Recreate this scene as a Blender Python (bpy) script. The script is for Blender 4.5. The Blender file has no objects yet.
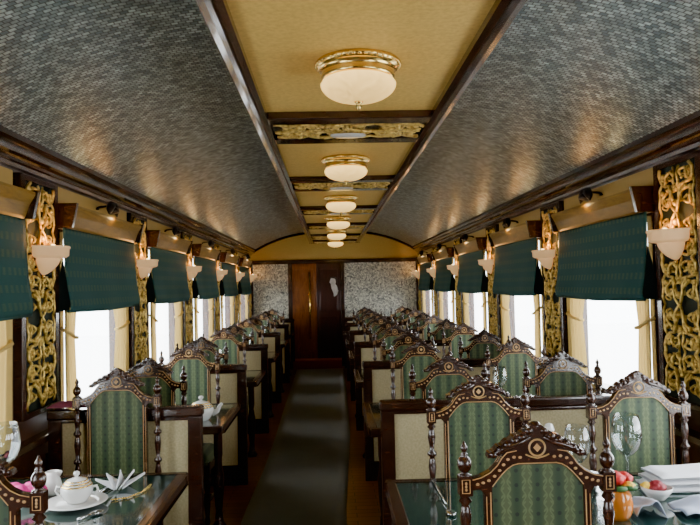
import bpy, bmesh, math, random
from mathutils import Vector, Matrix
random.seed(7)
PI = math.pi
scn = bpy.context.scene
COL = scn.collection

# ---------------------------------------------------------------- measures
XL, XR, CX = -1.60, 1.82, 0.11          # side walls, centre line
Y0, Y1 = -2.3, 13.75                    # rear and far end of the saloon
EYE = 1.62
D = 1.95                                # bay pitch
PIL0 = 3.57                             # first carved pier
F_PX = 680.0

# ---------------------------------------------------------------- mesh builder
class MB:
    def __init__(self):
        self.v, self.f, self.s, self.m, self.uv = [], [], [], [], {}
        self.mi = 0
    def _add(self, vs, fs, smooth=False):
        o = len(self.v)
        self.v += [tuple(p) for p in vs]
        for f in fs:
            self.f.append(tuple(i + o for i in f)); self.s.append(smooth); self.m.append(self.mi)
        return o
    def box(self, x0, x1, y0, y1, z0, z1):
        vs = [(x0,y0,z0),(x1,y0,z0),(x1,y1,z0),(x0,y1,z0),(x0,y0,z1),(x1,y0,z1),(x1,y1,z1),(x0,y1,z1)]
        self._add(vs, [(0,3,2,1),(4,5,6,7),(0,1,5,4),(1,2,6,5),(2,3,7,6),(3,0,4,7)])
        return self
    def lathe(self, prof, c=(0,0,0), seg=16, a0=0.0, a1=2*PI, smooth=True):
        full = abs(a1 - a0 - 2*PI) < 1e-6
        n = seg if full else seg + 1
        vs, fs = [], []
        for r, z in prof:
            for i in range(n):
                a = a0 + (a1-a0)*i/seg
                vs.append((c[0]+r*math.cos(a), c[1]+r*math.sin(a), c[2]+z))
        for j in range(len(prof)-1):
            for i in range(seg):
                k = (i+1) % n if full else i+1
                fs.append((j*n+i, j*n+k, (j+1)*n+k, (j+1)*n+i))
        self._add(vs, fs, smooth)
        return self
    def tube(self, pts, r, seg=6, smooth=True, cap=True):
        pts = [Vector(p) for p in pts]
        n = len(pts)
        rs = r if isinstance(r, (list, tuple)) else [r]*n
        t0 = (pts[1]-pts[0]).normalized()
        up = Vector((0,0,1)) if abs(t0.z) < .9 else Vector((0,1,0))
        u = t0.cross(up).normalized()
        vs, fs = [], []
        for i, p in enumerate(pts):
            t = (pts[min(i+1,n-1)]-pts[max(i-1,0)])
            if t.length < 1e-9: t = t0.copy()
            t.normalize()
            u = (u - t*u.dot(t))
            if u.length < 1e-6: u = t.orthogonal()
            u.normalize(); w = t.cross(u)
            for k in range(seg):
                a = 2*PI*k/seg
                vs.append(p + (u*math.cos(a)+w*math.sin(a))*rs[i])
        for i in range(n-1):
            for k in range(seg):
                q = (k+1) % seg
                fs.append((i*seg+k, i*seg+q, (i+1)*seg+q, (i+1)*seg+k))
        if cap:
            fs.append(tuple(range(seg-1,-1,-1))); fs.append(tuple((n-1)*seg+k for k in range(seg)))
        self._add(vs, fs, smooth)
        return self
    def prism(self, poly, d0, d1, plane='xz'):
        """extrude a 2-D polygon; 'xz' extrudes along y, 'xy' along z, 'yz' along x"""
        n = len(poly)
        def P(a, b, d):
            return {'xz': (a,d,b), 'xy': (a,b,d), 'yz': (d,a,b)}[plane]
        vs = [P(a,b,d0) for a,b in poly] + [P(a,b,d1) for a,b in poly]
        fs = [tuple(range(n)), tuple(range(2*n-1, n-1, -1))]
        for i in range(n):
            j = (i+1) % n
            fs.append((i, i+n, j+n, j))
        self._add(vs, fs)
        return self
    def ball(self, c, r, seg=10, rings=7, sx=1, sy=1, sz=1):
        vs, fs = [], []
        for j in range(rings+1):
            th = PI*j/rings
            for i in range(seg):
                a = 2*PI*i/seg
                vs.append((c[0]+r*sx*math.sin(th)*math.cos(a), c[1]+r*sy*math.sin(th)*math.sin(a), c[2]+r*sz*math.cos(th)))
        for j in range(rings):
            for i in range(seg):
                k = (i+1) % seg
                fs.append((j*seg+i, (j+1)*seg+i, (j+1)*seg+k, j*seg+k))
        self._add(vs, fs, True)
        return self
    def grid(self, fn, nu, nv, smooth=True, uvfn=None):
        vs = [fn(i/nu, j/nv) for j in range(nv+1) for i in range(nu+1)]
        fs = []
        w = nu+1
        for j in range(nv):
            for i in range(nu):
                fs.append((j*w+i, j*w+i+1, (j+1)*w+i+1, (j+1)*w+i))
        o = self._add(vs, fs, smooth)
        if uvfn:
            for j in range(nv+1):
                for i in range(nu+1):
                    self.uv[o+j*w+i] = uvfn(i/nu, j/nv)
        return self
    def mesh(self, name, mats):
        me = bpy.data.meshes.new(name)
        me.from_pydata(self.v, [], self.f)
        for m in (mats if isinstance(mats, (list, tuple)) else [mats]):
            me.materials.append(m)
        me.polygons.foreach_set('use_smooth', self.s)
        me.polygons.foreach_set('material_index', self.m)
        if self.uv:
            l = me.uv_layers.new(name='UVMap')
            for lp in me.loops:
                l.data[lp.index].uv = self.uv.get(lp.vertex_index, (0,0))
        bm = bmesh.new(); bm.from_mesh(me)
        bmesh.ops.remove_doubles(bm, verts=bm.verts, dist=1e-6)
        bmesh.ops.recalc_face_normals(bm, faces=bm.faces)
        bm.to_mesh(me); bm.free()
        me.update()
        return me
    def build(self, name, mats, parent=None, bevel=0, kind=None, solid=0):
        o = bpy.data.objects.new(name, self.mesh(name, mats)); COL.objects.link(o)
        if parent: o.parent = parent
        if solid:
            s = o.modifiers.new('thick', 'SOLIDIFY'); s.thickness = solid; s.offset = 0
        if bevel:
            b = o.modifiers.new('bevel', 'BEVEL'); b.width = bevel; b.segments = 2; b.limit_method = 'ANGLE'
        if kind: o['kind'] = kind
        return o

def tag(o, label=None, cat=None, group=None, kind=None):
    if label: o['label'] = label
    if cat: o['category'] = cat
    if group: o['group'] = group
    if kind: o['kind'] = kind
    return o
def thing(name, label, cat, loc=(0,0,0), rz=0, group=None):
    o = bpy.data.objects.new(name, None); COL.objects.link(o)
    o.empty_display_size = .1
    o.location = loc; o.rotation_euler = (0,0,rz)
    return tag(o, label, cat, group)
def dup(root, loc, rz=0, label=None, group=None):
    def rec(o, par):
        c = o.copy(); COL.objects.link(c)
        if par: c.parent = par
        for ch in o.children: rec(ch, c)
        return c
    r = rec(root, None)
    r.location = loc; r.rotation_euler = (0,0,rz)
    if label: r['label'] = label
    if group: r['group'] = group
    return r
class Proto:
    """first use moves the original, later uses copy it"""
    def __init__(self, root): self.root, self.used = root, False
    def put(self, loc, rz, label, group=None):
        if not self.used:
            self.used = True; r = self.root
            r.location = loc; r.rotation_euler = (0,0,rz); r['label'] = label
            if group: r['group'] = group
            return r
        return dup(self.root, loc, rz, label, group)

# ---------------------------------------------------------------- materials
def new_mat(name):
    m = bpy.data.materials.new(name); m.use_nodes = True
    nt = m.node_tree; nt.nodes.clear()
    out = nt.nodes.new('ShaderNodeOutputMaterial')
    return m, nt, out
class N:
    def __init__(s, nt): s.nt = nt
    def __call__(s, t, **kw):
        n = s.nt.nodes.new(t)
        for k, v in kw.items():
            if k.startswith('i_'):
                key = k[2:]
                key = int(key) if key.isdigit() else key.replace('_', ' ')
                if isinstance(v, bpy.types.NodeSocket): s.nt.links.new(v, n.inputs[key])
                else: n.inputs[key].default_value = v
            else: setattr(n, k, v)
        return n
    def math(s, op, a, b=None, c=None, clamp=False):
        n = s.nt.nodes.new('ShaderNodeMath'); n.operation = op; n.use_clamp = clamp
        for i, x in enumerate((a, b, c)):
            if x is None: continue
            if isinstance(x, bpy.types.NodeSocket): s.nt.links.new(x, n.inputs[i])
            else: n.inputs[i].default_value = x
        return n.outputs[0]
    def mix(s, f, a, b, mode='MIX'):
        n = s.nt.nodes.new('ShaderNodeMix'); n.data_type = 'RGBA'; n.blend_type = mode
        for i, x in ((0, f), (6, a), (7, b)):
            if isinstance(x, bpy.types.NodeSocket): s.nt.links.new(x, n.inputs[i])
            else: n.inputs[i].default_value = (*x, 1) if isinstance(x, tuple) and len(x) == 3 else x
        return n.outputs[2]
    def ramp(s, f, stops):
        n = s.nt.nodes.new('ShaderNodeValToRGB'); e = n.color_ramp.elements
        while len(e) < len(stops): e.new(.5)
        for el, (p, c) in zip(e, stops): el.position = p; el.color = (*c, 1)
        s.nt.links.new(f, n.inputs[0]); return n.outputs[0]
    def link(s, a, b): s.nt.links.new(a, b)
def principled(name, col, rough=.5, metal=0, coat=0, spec=.5, emis=None, es=0, bump=None, sheen=0, trans=0):
    m, nt, out = new_mat(name); n = N(nt)
    p = n('ShaderNodeBsdfPrincipled')
    if isinstance(col, tuple): p.inputs['Base Color'].default_value = (*col, 1)
    p.inputs['Roughness'].default_value = rough; p.inputs['Metallic'].default_value = metal
    p.inputs['Coat Weight'].default_value = coat; p.inputs['Coat Roughness'].default_value = .08
    p.inputs['Specular IOR Level'].default_value = spec
    p.inputs['Sheen Weight'].default_value = sheen
    if emis: p.inputs['Emission Color'].default_value = (*emis, 1); p.inputs['Emission Strength'].default_value = es
    nt.links.new(p.outputs[0], out.inputs[0])
    return m, n, p
def obj_xyz(n):
    tc = n('ShaderNodeTexCoord'); sp = n('ShaderNodeSeparateXYZ')
    n.link(tc.outputs['Object'], sp.inputs[0])
    return tc.outputs['Object'], sp.outputs[0], sp.outputs[1], sp.outputs[2]
def add_bump(n, p, h, strength=.3, dist=.01):
    b = n('ShaderNodeBump'); b.inputs['Strength'].default_value = strength; b.inputs['Distance'].default_value = dist
    n.link(h, b.inputs['Height']); n.link(b.outputs[0], p.inputs['Normal'])

def wood(name, c1, c2, rough=.3, coat=.4, scale=(3,3,14)):
    m, n, p = principled(name, c1, rough, coat=coat)
    co, x, y, z = obj_xyz(n)
    mp = n('ShaderNodeMapping'); mp.inputs['Scale'].default_value = scale; n.link(co, mp.inputs[0])
    t = n('ShaderNodeTexNoise', i_Scale=4.0, i_Detail=5.0, i_Distortion=1.2); n.link(mp.outputs[0], t.inputs['Vector'])
    col = n.ramp(t.outputs[0], [(.3, c1), (.7, c2)])
    n.link(col, p.inputs['Base Color'])
    add_bump(n, p, t.outputs[0], .08, .004)
    return m
M = {}
M['wood'] = wood('dark_wood', (.024,.009,.005), (.052,.019,.009), .27, .7)
M['wood_wall'] = wood('wall_wood', (.040,.014,.007), (.085,.031,.014), .35, .3, (8,1.5,1.5))
M['wood_gold'] = wood('honey_wood', (.18,.092,.013), (.31,.165,.025), .4, .1, (8,1.2,6))
M['wood_door'] = wood('orange_wood', (.17,.048,.008), (.30,.095,.016), .4, .2, (6,6,1))
M['wood_deep'] = wood('deep_red_wood', (.030,.007,.004), (.055,.014,.008), .35, .3, (6,6,1))
M['gold'], n, p = principled('gilding', (.62,.44,.13), .38, .45)
co, x, y, z = obj_xyz(n)
t = n('ShaderNodeTexNoise', i_Scale=40.0, i_Detail=3.0); n.link(co, t.inputs['Vector'])
n.link(n.ramp(t.outputs[0], [(.35, (.36,.20,.025)), (.6, (.85,.61,.17))]), p.inputs['Base Color'])
M['brass'], n, p = principled('brass', (.80,.56,.18), .22, 1.0)
M['silver'], n, p = principled('silver', (.72,.72,.74), .18, 1.0)
M['inlay'], n, p = principled('bone_inlay', (.50,.31,.13), .3)
M['porcelain'], n, p = principled('porcelain', (.85,.84,.82), .18, coat=.5)
M['linen'], n, p = principled('linen', (.82,.83,.87), .85, sheen=.3)
M['lilac_linen'], n, p = principled('blue_linen', (.55,.62,.80), .85, sheen=.3)
M['pink'], n, p = principled('pink_petal', (.75,.04,.30), .6)
M['red'], n, p = principled('red_petal', (.60,.02,.02), .5)
M['crimson'], n, p = principled('crimson_petal', (.25,.01,.02), .5)
M['yellow'], n, p = principled('yellow_petal', (.85,.55,.05), .5)
M['leaf'], n, p = principled('leaf_green', (.04,.14,.03), .5)
M['iron'], n, p = principled('dark_bronze', (.035,.022,.016), .4, .6)
M['candy'], n, p = principled('orange_glass', (.70,.22,.03), .1, coat=.6)
M['plaster'], n, p = principled('white_plaster', (.85,.85,.88), .5)
M['red_step'], n, p = principled('red_step', (.30,.08,.06), .7)

# chair damask : stripes with small dark sprigs
def damask(name, base, light, dark):
    m, n, p = principled(name, base, .55, sheen=.15)
    co, x, y, z = obj_xyz(n)
    P_ = .062
    fx = n.math('SUBTRACT', n.math('FRACT', n.math('ADD', n.math('DIVIDE', x, P_), .5)), .5)     # 0 at dot columns
    ax = n.math('ABSOLUTE', fx)
    band = n.math('MULTIPLY_ADD', n.math('COSINE', n.math('MULTIPLY', x, 2*PI/P_)), -.5, .5)
    c1 = n.mix(n.math('MULTIPLY', band, .75), base, light)
    # paired vines winding up each light band
    wv = n.math('MULTIPLY', n.math('SINE', n.math('MULTIPLY', z, 2*PI/.042)), .075)
    vd = n.math('ABSOLUTE', n.math('SUBTRACT', n.math('SUBTRACT', .36, ax), wv))
    vine = n.math('LESS_THAN', vd, .035)
    fz2 = n.math('SUBTRACT', n.math('FRACT', n.math('DIVIDE', z, .021)), .5)
    lx = n.math('SUBTRACT', ax, .34)
    lf = n.math('LESS_THAN', n.math('ADD', n.math('POWER', n.math('MULTIPLY', lx, 2.2), 2), n.math('POWER', n.math('SUBTRACT', fz2, n.math('MULTIPLY', lx, 2.5)), 2)), .035)
    c2 = n.mix(n.math('MULTIPLY', n.math('MAXIMUM', vine, lf), .42), c1, tuple(min(1, c*1.9) for c in light))
    fz = n.math('SUBTRACT', n.math('FRACT', n.math('DIVIDE', z, .042)), .5)
    d = n.math('ADD', n.math('POWER', n.math('MULTIPLY', fx, 1.5), 2), n.math('POWER', fz, 2))
    dot = n.math('LESS_THAN', d, .020)
    c3 = n.mix(n.math('MULTIPLY', dot, .8), c2, dark)
    n.link(c3, p.inputs['Base Color'])
    t = n('ShaderNodeTexNoise', i_Scale=300.0); n.link(co, t.inputs['Vector'])
    add_bump(n, p, t.outputs[0], .15, .002)
    return m
M['damask'] = damask('green_damask', (.024,.050,.022), (.088,.116,.046), (.005,.012,.008))

# roman shade fabric
m, n, p = principled('teal_shade_fabric', (.005,.055,.052), .75); M['shade'] = m
co, x, y, z = obj_xyz(n)
wz = n.math('SINE', n.math('MULTIPLY', z, 2*PI/.085)); wy = n.math('SINE', n.math('MULTIPLY', y, 2*PI/.055))
f = n.math('MULTIPLY', n.math('GREATER_THAN', wz, .2), n.math('MULTIPLY_ADD', wy, .5, .5))
t = n('ShaderNodeTexNoise', i_Scale=60.0); n.link(co, t.inputs['Vector'])
f = n.math('MULTIPLY', f, n.math('MULTIPLY', t.outputs[0], .5))
n.link(n.mix(f, (.003,.050,.048), (.14,.14,.04)), p.inputs['Base Color'])
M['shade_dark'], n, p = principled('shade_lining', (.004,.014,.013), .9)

# curtain
m, nt, out = new_mat('cream_curtain'); n = N(nt); M['curtain'] = m
d = n('ShaderNodeBsdfDiffuse', i_Color=(.70,.52,.20,1)); tr = n('ShaderNodeBsdfTranslucent', i_Color=(.72,.50,.16,1))
mx = n('ShaderNodeMixShader', i_0=.22); n.link(d.outputs[0], mx.inputs[1]); n.link(tr.outputs[0], mx.inputs[2]); n.link(mx.outputs[0], out.inputs[0])

# panes and drinking glass
def clear(name, tint, f0, rough=0.0, pw=5.0):
    m, nt, out = new_mat(name); n = N(nt)
    a = n('ShaderNodeBsdfTransparent', i_Color=(*tint, 1)); b = n('ShaderNodeBsdfGlossy', i_Roughness=rough, i_Color=(1,1,1,1))
    fr = n('ShaderNodeLayerWeight', i_Blend=.5)
    f = n.math('MULTIPLY_ADD', n.math('POWER', fr.outputs['Facing'], pw), 1-f0, f0)
    mx = n('ShaderNodeMixShader'); n.link(f, mx.inputs[0]); n.link(a.outputs[0], mx.inputs[1]); n.link(b.outputs[0], mx.inputs[2])
    n.link(mx.outputs[0], out.inputs[0]); return m
M['pane'] = clear('window_glass', (.97,.98,.98), .03, 0.0, 9.0)
M['glass'] = clear('wine_glass', (.93,.95,.96), .06, .02, 2.5)

# table glass over green baize
m, n, p = principled('green_table_glass', (.018,.050,.038), .06, coat=1.0); M['tableglass'] = m
co, x, y, z = obj_xyz(n)
t = n('ShaderNodeTexVoronoi', i_Scale=26.0); n.link(co, t.inputs['Vector'])
n.link(n.ramp(t.outputs[0], [(.1, (.045,.085,.055)), (.45, (.015,.042,.034))]), p.inputs['Base Color'])

# divider leather
m, n, p = principled('cream_leather', (.50,.42,.24), .55); M['cream'] = m
co, x, y, z = obj_xyz(n)
t = n('ShaderNodeTexNoise', i_Scale=90.0, i_Detail=4.0); n.link(co, t.inputs['Vector'])
n.link(n.ramp(t.outputs[0], [(.35, (.46,.39,.21)), (.65, (.58,.50,.29))]), p.inputs['Base Color'])
add_bump(n, p, t.outputs[0], .2, .002)

# golden ceiling cloth
m, n, p = principled('golden_ceiling_cloth', (.60,.40,.13), .5); M['ceil_gold'] = m
co, x, y, z = obj_xyz(n)
t = n('ShaderNodeTexNoise', i_Scale=60.0, i_Detail=3.0); n.link(co, t.inputs['Vector'])
n.link(n.ramp(t.outputs[0], [(.3, (.55,.34,.075)), (.7, (.68,.45,.12))]), p.inputs['Base Color'])
add_bump(n, p, t.outputs[0], .1, .002)
M['frieze'], n, p = principled('yellow_frieze', (.46,.29,.08), .45)

# silver-grey woven vault
m, n, p = principled('woven_silver', (.3,.32,.3), .30, .35); M['vault'] = m
uv = n('ShaderNodeUVMap')
br = n('ShaderNodeTexBrick', i_Scale=1.0, i_Mortar_Size=.0042, i_Brick_Width=.030, i_Row_Height=.023, i_Mortar_Smooth=1.0)
br.inputs['Color1'].default_value = (.74,.87,.90,1); br.inputs['Color2'].default_value = (.16,.23,.26,1); br.inputs['Mortar'].default_value = (.045,.050,.048,1)
n.link(uv.outputs[0], br.inputs[0])
t = n('ShaderNodeTexNoise', i_Scale=9.0, i_Detail=6.0, i_Roughness=.75); n.link(uv.outputs[0], t.inputs['Vector'])
sh = n.ramp(t.outputs[0], [(.36, (.50,.50,.49)), (.64, (1.25,1.25,1.2))])
n.link(n.mix(1.0, br.outputs[0], sh, 'MULTIPLY'), p.inputs['Base Color'])
add_bump(n, p, br.outputs['Fac'], -.55, .006)
# silver floral mosaic of the end wall
m, n, p = principled('silver_floral_mosaic', (.6,.6,.6), .4, .25); M['mosaic'] = m
co, x, y, z = obj_xyz(n)
t = n('ShaderNodeTexNoise', i_Scale=6.5, i_Detail=1.5, i_Distortion=2.2); n.link(co, t.inputs['Vector'])
line = n.math('ABSOLUTE', n.math('SUBTRACT', n.math('FRACT', n.math('MULTIPLY', t.outputs[0], 5.5)), .5))
t2 = n('ShaderNodeTexNoise', i_Scale=30.0, i_Detail=2.0); n.link(co, t2.inputs['Vector'])
a = n.ramp(line, [(.06, (.20,.22,.22)), (.20, (.92,.93,.86))])
b = n.ramp(t2.outputs[0], [(.40, (.55,.57,.56)), (.58, (1.0,1.0,.97))])
n.link(n.mix(1.0, a, b, 'MULTIPLY'), p.inputs['Base Color'])
add_bump(n, p, line, .2, .006)

# floor boards and runner
m, n, p = principled('floor_boards', (.12,.05,.02), .35, coat=.2); M['floor'] = m
co, x, y, z = obj_xyz(n)
br = n('ShaderNodeTexBrick', i_Scale=1.0, i_Mortar_Size=.003, i_Brick_Width=.32, i_Row_Height=.08)
br.inputs['Color1'].default_value = (.26,.095,.032,1); br.inputs['Color2'].default_value = (.19,.066,.024,1); br.inputs['Mortar'].default_value = (.03,.012,.006,1)
n.link(co, br.inputs[0]); n.link(br.outputs[0], p.inputs['Base Color'])
m, n, p = principled('grey_green_carpet', (.045,.052,.042), .8, sheen=.5); M['carpet'] = m
co, x, y, z = obj_xyz(n)
t = n('ShaderNodeTexNoise', i_Scale=160.0, i_Detail=3.0); n.link(co, t.inputs['Vector'])
st = n.math('GREATER_THAN', n.math('SINE', n.math('MULTIPLY', x, 2*PI/.09)), .75)
c = n.ramp(t.outputs[0], [(.35, (.042,.048,.040)), (.65, (.092,.104,.088))])
n.link(n.mix(n.math('MULTIPLY', st, .25), c, (.09,.09,.06)), p.inputs['Base Color'])
t2 = n('ShaderNodeTexNoise', i_Scale=2.2, i_Detail=2.0); n.link(co, t2.inputs['Vector'])
add_bump(n, p, n.math('MULTIPLY_ADD', t.outputs[0], .25, t2.outputs[0]), .35, .02)

# backing of carved piers
M['verd'], n, p = principled('dark_green_ground', (.012,.020,.012), .7)
# lamp glass and sconce alabaster
m, nt, out = new_mat('frosted_lamp_glass'); n = N(nt); M['lampglass'] = m
co, x, y, z = obj_xyz(n)
t = n('ShaderNodeTexNoise', i_Scale=14.0, i_Detail=3.0, i_Distortion=2.0); n.link(co, t.inputs['Vector'])
zz = n.math('MULTIPLY_ADD', z, 1/.085, .150/.085)       # 0 at the bottom of the bowl, 1 at its mouth
st = n.math('ADD', n.math('MULTIPLY_ADD', zz, 2.0, 1.2), n.math('MULTIPLY', t.outputs[0], 1.6))  # inner bulb's glow painted into the emission: brighter towards the mouth, mottled by noise
em = n('ShaderNodeEmission', i_Color=(1,.64,.20,1), i_Strength=st); n.link(em.outputs[0], out.inputs[0])
M['alabaster'], n, p = principled('alabaster', (.85,.55,.30), .35, emis=(1,.58,.24), es=.55, coat=.3)
m, nt, out = new_mat('bulb_glow'); n = N(nt); M['bulb'] = m
em = n('ShaderNodeEmission', i_Color=(1,.62,.25,1), i_Strength=14.0); n.link(em.outputs[0], out.inputs[0])
M['ground'], n, p = principled('pale_platform', (.92,.92,.92), .9)

# ---------------------------------------------------------------- camera
RHO = .022
fx, fy = 329.5-350, -(285.5-262.5)
p0x = fx*math.cos(RHO) + fy*math.sin(RHO); p0y = -fx*math.sin(RHO) + fy*math.cos(RHO)
yaw = math.atan(-p0x/F_PX); pitch = math.atan(-p0y*math.cos(yaw)/F_PX)
cam_d = bpy.data.cameras.new('camera'); cam = bpy.data.objects.new('camera', cam_d); COL.objects.link(cam)
R = Matrix.Rotation(-yaw, 4, 'Z') @ Matrix.Rotation(PI/2 + pitch, 4, 'X') @ Matrix.Rotation(-RHO, 4, 'Z')
cam.matrix_world = Matrix.Translation((0,0,EYE)) @ R
cam_d.sensor_width = 36; cam_d.lens = 36*F_PX/700; cam_d.clip_start = .05; cam_d.clip_end = 200
scn.camera = cam
R3 = R.to_3x3()
def ray(px, py): return R3 @ Vector(((px-350)/F_PX, -(py-262.5)/F_PX, -1))
def on_z(px, py, z):
    d = ray(px, py); t = (z-EYE)/d.z; return Vector((0,0,EYE)) + d*t
def on_y(px, py, y):
    d = ray(px, py); t = y/d.y; return Vector((0,0,EYE)) + d*t

# ---------------------------------------------------------------- shell
PIL = {1: [3.72 + 1.92*k for k in range(-3, 6)],   # pier centres left / right, index 3 is the first in view
       -1: [3.40 + 1.985*k for k in range(-3, 6)]}
PD = {1: 1.92, -1: 1.985}
WOP = .34                                         # pier half width
Z_SILL, Z_HEAD = .85, 2.03
def side_wall(name, x, s):
    """s=+1 : room lies to +x"""
    b = MB()
    a, c = sorted((x, x - s*.10))
    b.box(a, c, Y0, Y1, 0, Z_SILL)
    b.box(a, c, Y0, Y1, Z_HEAD, 2.40)
    for i, y in enumerate(PIL[s]):
        b.box(a, c, y-WOP, y+WOP, Z_SILL, Z_HEAD)
    # raised dado fields
    a, c = sorted((x, x + s*.015))
    for y in PIL[s][:-1]:
        b.box(a, c, y+.15, y+PD[s]-.15, .18, .72)
    return b.build(name, M['wood_wall'], kind='structure')
side_wall('wall_left', XL, 1); side_wall('wall_right', XR, -1)
# the wall beyond the last pier
def vz(x):
    t = abs(x-CX)/1.71
    return 2.30 + .43*(1 - min(1, t)**2.6)
b = MB(); b.box(XL-.1, XR+.1, Y0-.1, Y0, 0, 2.75); b.build('wall_back', M['wood_wall'], kind='structure')
b = MB(); b.box(XL-.1, XR+.1, Y0-.1, Y1+.4, -.06, 0); b.build('floor', M['floor'], kind='structure')
DX0, DX1 = -.78, .25                              # door zone of the end wall
b = MB()
b.mi = 0
b.box(XL-.1, DX0, Y1, Y1+.06, .98, 2.08); b.box(DX1, XR+.1, Y1, Y1+.06, .98, 2.08)
b.mi = 1
b.box(XL-.1, DX0, Y1-.02, Y1+.06, 0, .98); b.box(DX1, XR+.1, Y1-.02, Y1+.06, 0, .98)
b.mi = 2
n_ = 40
xs = [XL-.05 + (XR-XL+.1)*i/n_ for i in range(n_+1)]
b.prism([(XL-.05, 2.08), (XR+.05, 2.08)] + [(x, vz(x)+.03) for x in reversed(xs)], Y1, Y1+.06)
b.build('wall_end', [M['mosaic'], M['wood_wall'], M['ceil_gold']], kind='structure')
b = MB(); b.box(XL, XR, Y1-.05, Y1, 2.07, 2.145)
for x0, x1 in ((XL, XL+.07), (DX0-.05, DX0+.03), (DX1-.03, DX1+.05), (XR-.07, XR)):
    b.box(x0, x1, Y1-.045, Y1, 0, 2.07)
b.build('trim_1', M['wood'], kind='structure', bevel=.006)
arch = [(x, Y1-.03, vz(x)-.012) for x in xs]
b = MB(); b.tube(arch, .034, 8); b.build('trim_2', M['wood'], kind='structure')
# vestibule wall behind the doorway
b = MB(); b.box(DX0, DX1, Y1+.06, Y1+.12, 0, 2.08); b.build('wall_vestibule', M['wood_deep'], kind='structure')
b = MB(); b.box(DX0+.03, DX1-.03, Y1-.42, Y1, 0, .165); b.build('trim_3', M['red_step'], kind='structure', bevel=.01)
# vault
b = MB()
def vfn(u, v):
    x = XL + (XR-XL)*u
    return (x, Y0-.05 + (Y1+.05-Y0)*v, vz(x))
arc = [0]
for i in range(48):
    xa, xb = XL+(XR-XL)*i/48, XL+(XR-XL)*(i+1)/48
    arc.append(arc[-1] + math.hypot(xb-xa, vz(xb)-vz(xa)))
b.grid(vfn, 48, 12, True, lambda u, v: (arc[round(u*48)], (Y1+.05-Y0)*v))
b.build('ceiling', M['vault'], kind='structure')
# dropped central panel with its rails
PX0, PX1, PE = -.285, .515, 13.05
b = MB(); b.box(PX0-.02, PX1+.02, Y0, PE, 2.462, 2.50); b.build('ceiling_panel', M['ceil_gold'], kind='structure')
for i, (x0, x1) in enumerate(((PX0-.085, PX0), (PX1, PX1+.085))):
    b = MB()
    out = -1 if i == 0 else 1
    xa, xb = (x0, x1) if out < 0 else (x1, x0)     # xa outer
    prof = [(xb, 2.50), (xb, 2.435), (xb+out*.02, 2.425), (xb+out*.035, 2.437), (xb+out*.05, 2.425), (xa-out*.012, 2.43), (xa, 2.445), (xa, 2.76), (xa-out*.04, 2.76)]
    b.prism(prof, Y0, PE+.05)
    b.build('trim_%d' % (4+i), M['wood'], kind='structure')
b = MB(); b.box(PX0-.085, PX1+.085, PE, PE+.06, 2.43, 2.75); b.build('trim_6', M['wood'], kind='structure')
# cornices
for i, (x, s, nm) in enumerate(((XL, 1, 'trim_7'), (XR, -1, 'trim_8'))):
    prof = [(0,2.25),(.035,2.25),(.04,2.268),(.055,2.272),(.062,2.285),(.075,2.292),(.105,2.297),(.112,2.312),(.105,2.327),(.118,2.335),(.13,2.35),(.13,2.375),(.06,2.46),(0,2.46)]
    b = MB(); b.prism([(x+s*a, z) for a, z in prof], Y0, Y1)
    o = b.build(nm, M['wood'], kind='structure')
# sills
for x, s, nm in ((XL, 1, 'trim_9'), (XR, -1, 'trim_10')):
    a, c = sorted((x, x+s*.075)); b = MB(); b.box(a, c, Y0, Y1, Z_SILL-.035, Z_SILL+.005)
    b.build(nm, M['wood'], kind='structure', bevel=.008)
# yellow frieze boards above the blinds
for x, s, nm in ((XL, 1, 'trim_11'), (XR, -1, 'trim_12')):
    a, c = sorted((x, x+s*.022)); b = MB()
    for y in PIL[s][:-1]:
        b.box(a, c, y+.27, y+PD[s]-.27, 2.135, 2.235)
    b.build(nm, M['frieze'], kind='structure', bevel=.004)
for x, s, nm in ((XL, 1, 'baseboard_left'), (XR, -1, 'baseboard_right')):
    a, c = sorted((x, x+s*.025)); b = MB(); b.box(a, c, Y0, Y1, 0, .13); b.build(nm, M['wood'], kind='structure')
# outside platform
b = MB(); b.box(-30, 30, -25, 40, -1.1, -1.0); b.build('ground', M['ground'], kind='structure')

# windows
wi = 0
for x, s in ((XL, 1), (XR, -1)):
    for y in PIL[s][:-1]:
        wi += 1
        ya, yb = y+WOP, y+PD[s]-WOP
        b = MB()
        a, c = sorted((x-s*.085, x+s*.012))
        b.box(a, c, ya, ya+.055, Z_SILL, Z_HEAD); b.box(a, c, yb-.055, yb, Z_SILL, Z_HEAD)
        b.box(a, c, ya+.055, yb-.055, Z_SILL, Z_SILL+.05); b.box(a, c, ya+.055, yb-.055, Z_HEAD-.06, Z_HEAD)
        o = b.build('window_%d' % wi, M['wood'], kind='structure', bevel=.004)
        g = MB(); a, c = sorted((x-s*.052, x-s*.046)); g.box(a, c, ya+.05, yb-.05, Z_SILL+.045, Z_HEAD-.055)
        g.build('pane', M['pane'], o)

# doors of the end wall
b = MB(); b.box(-.75, -.262, Y1-.01, Y1+.035, .165, 2.07)
b.box(-.70, -.31, Y1-.022, Y1-.01, .30, .95); b.box(-.70, -.31, Y1-.022, Y1-.01, 1.10, 1.95)
o = b.build('door_1', M['wood_door'], kind='structure', bevel=.006)
h = MB(); h.tube([(-.40,Y1-.055,.55),(-.40,Y1-.055,1.9)], .016, 8); h.tube([(-.40,Y1-.055,.6),(-.40,Y1-.01,.6)], .01, 6); h.tube([(-.40,Y1-.055,1.85),(-.40,Y1-.01,1.85)], .01, 6)
h.build('door_handle', M['brass'], o)
b = MB(); b.box(-.262, .225, Y1-.03, Y1+.02, .165, 2.07)
b.box(-.20, .165, Y1-.042, Y1-.03, .30, 1.00); b.box(-.20, .165, Y1-.042, Y1-.03, 1.12, 1.95)
b.build('door_2', M['wood_deep'], kind='structure', bevel=.006)
t_ = thing('wall_ornament', 'small white plaster ornament hung on the dark door at the end', 'ornament', (.07, Y1-.045, 1.40))
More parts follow.
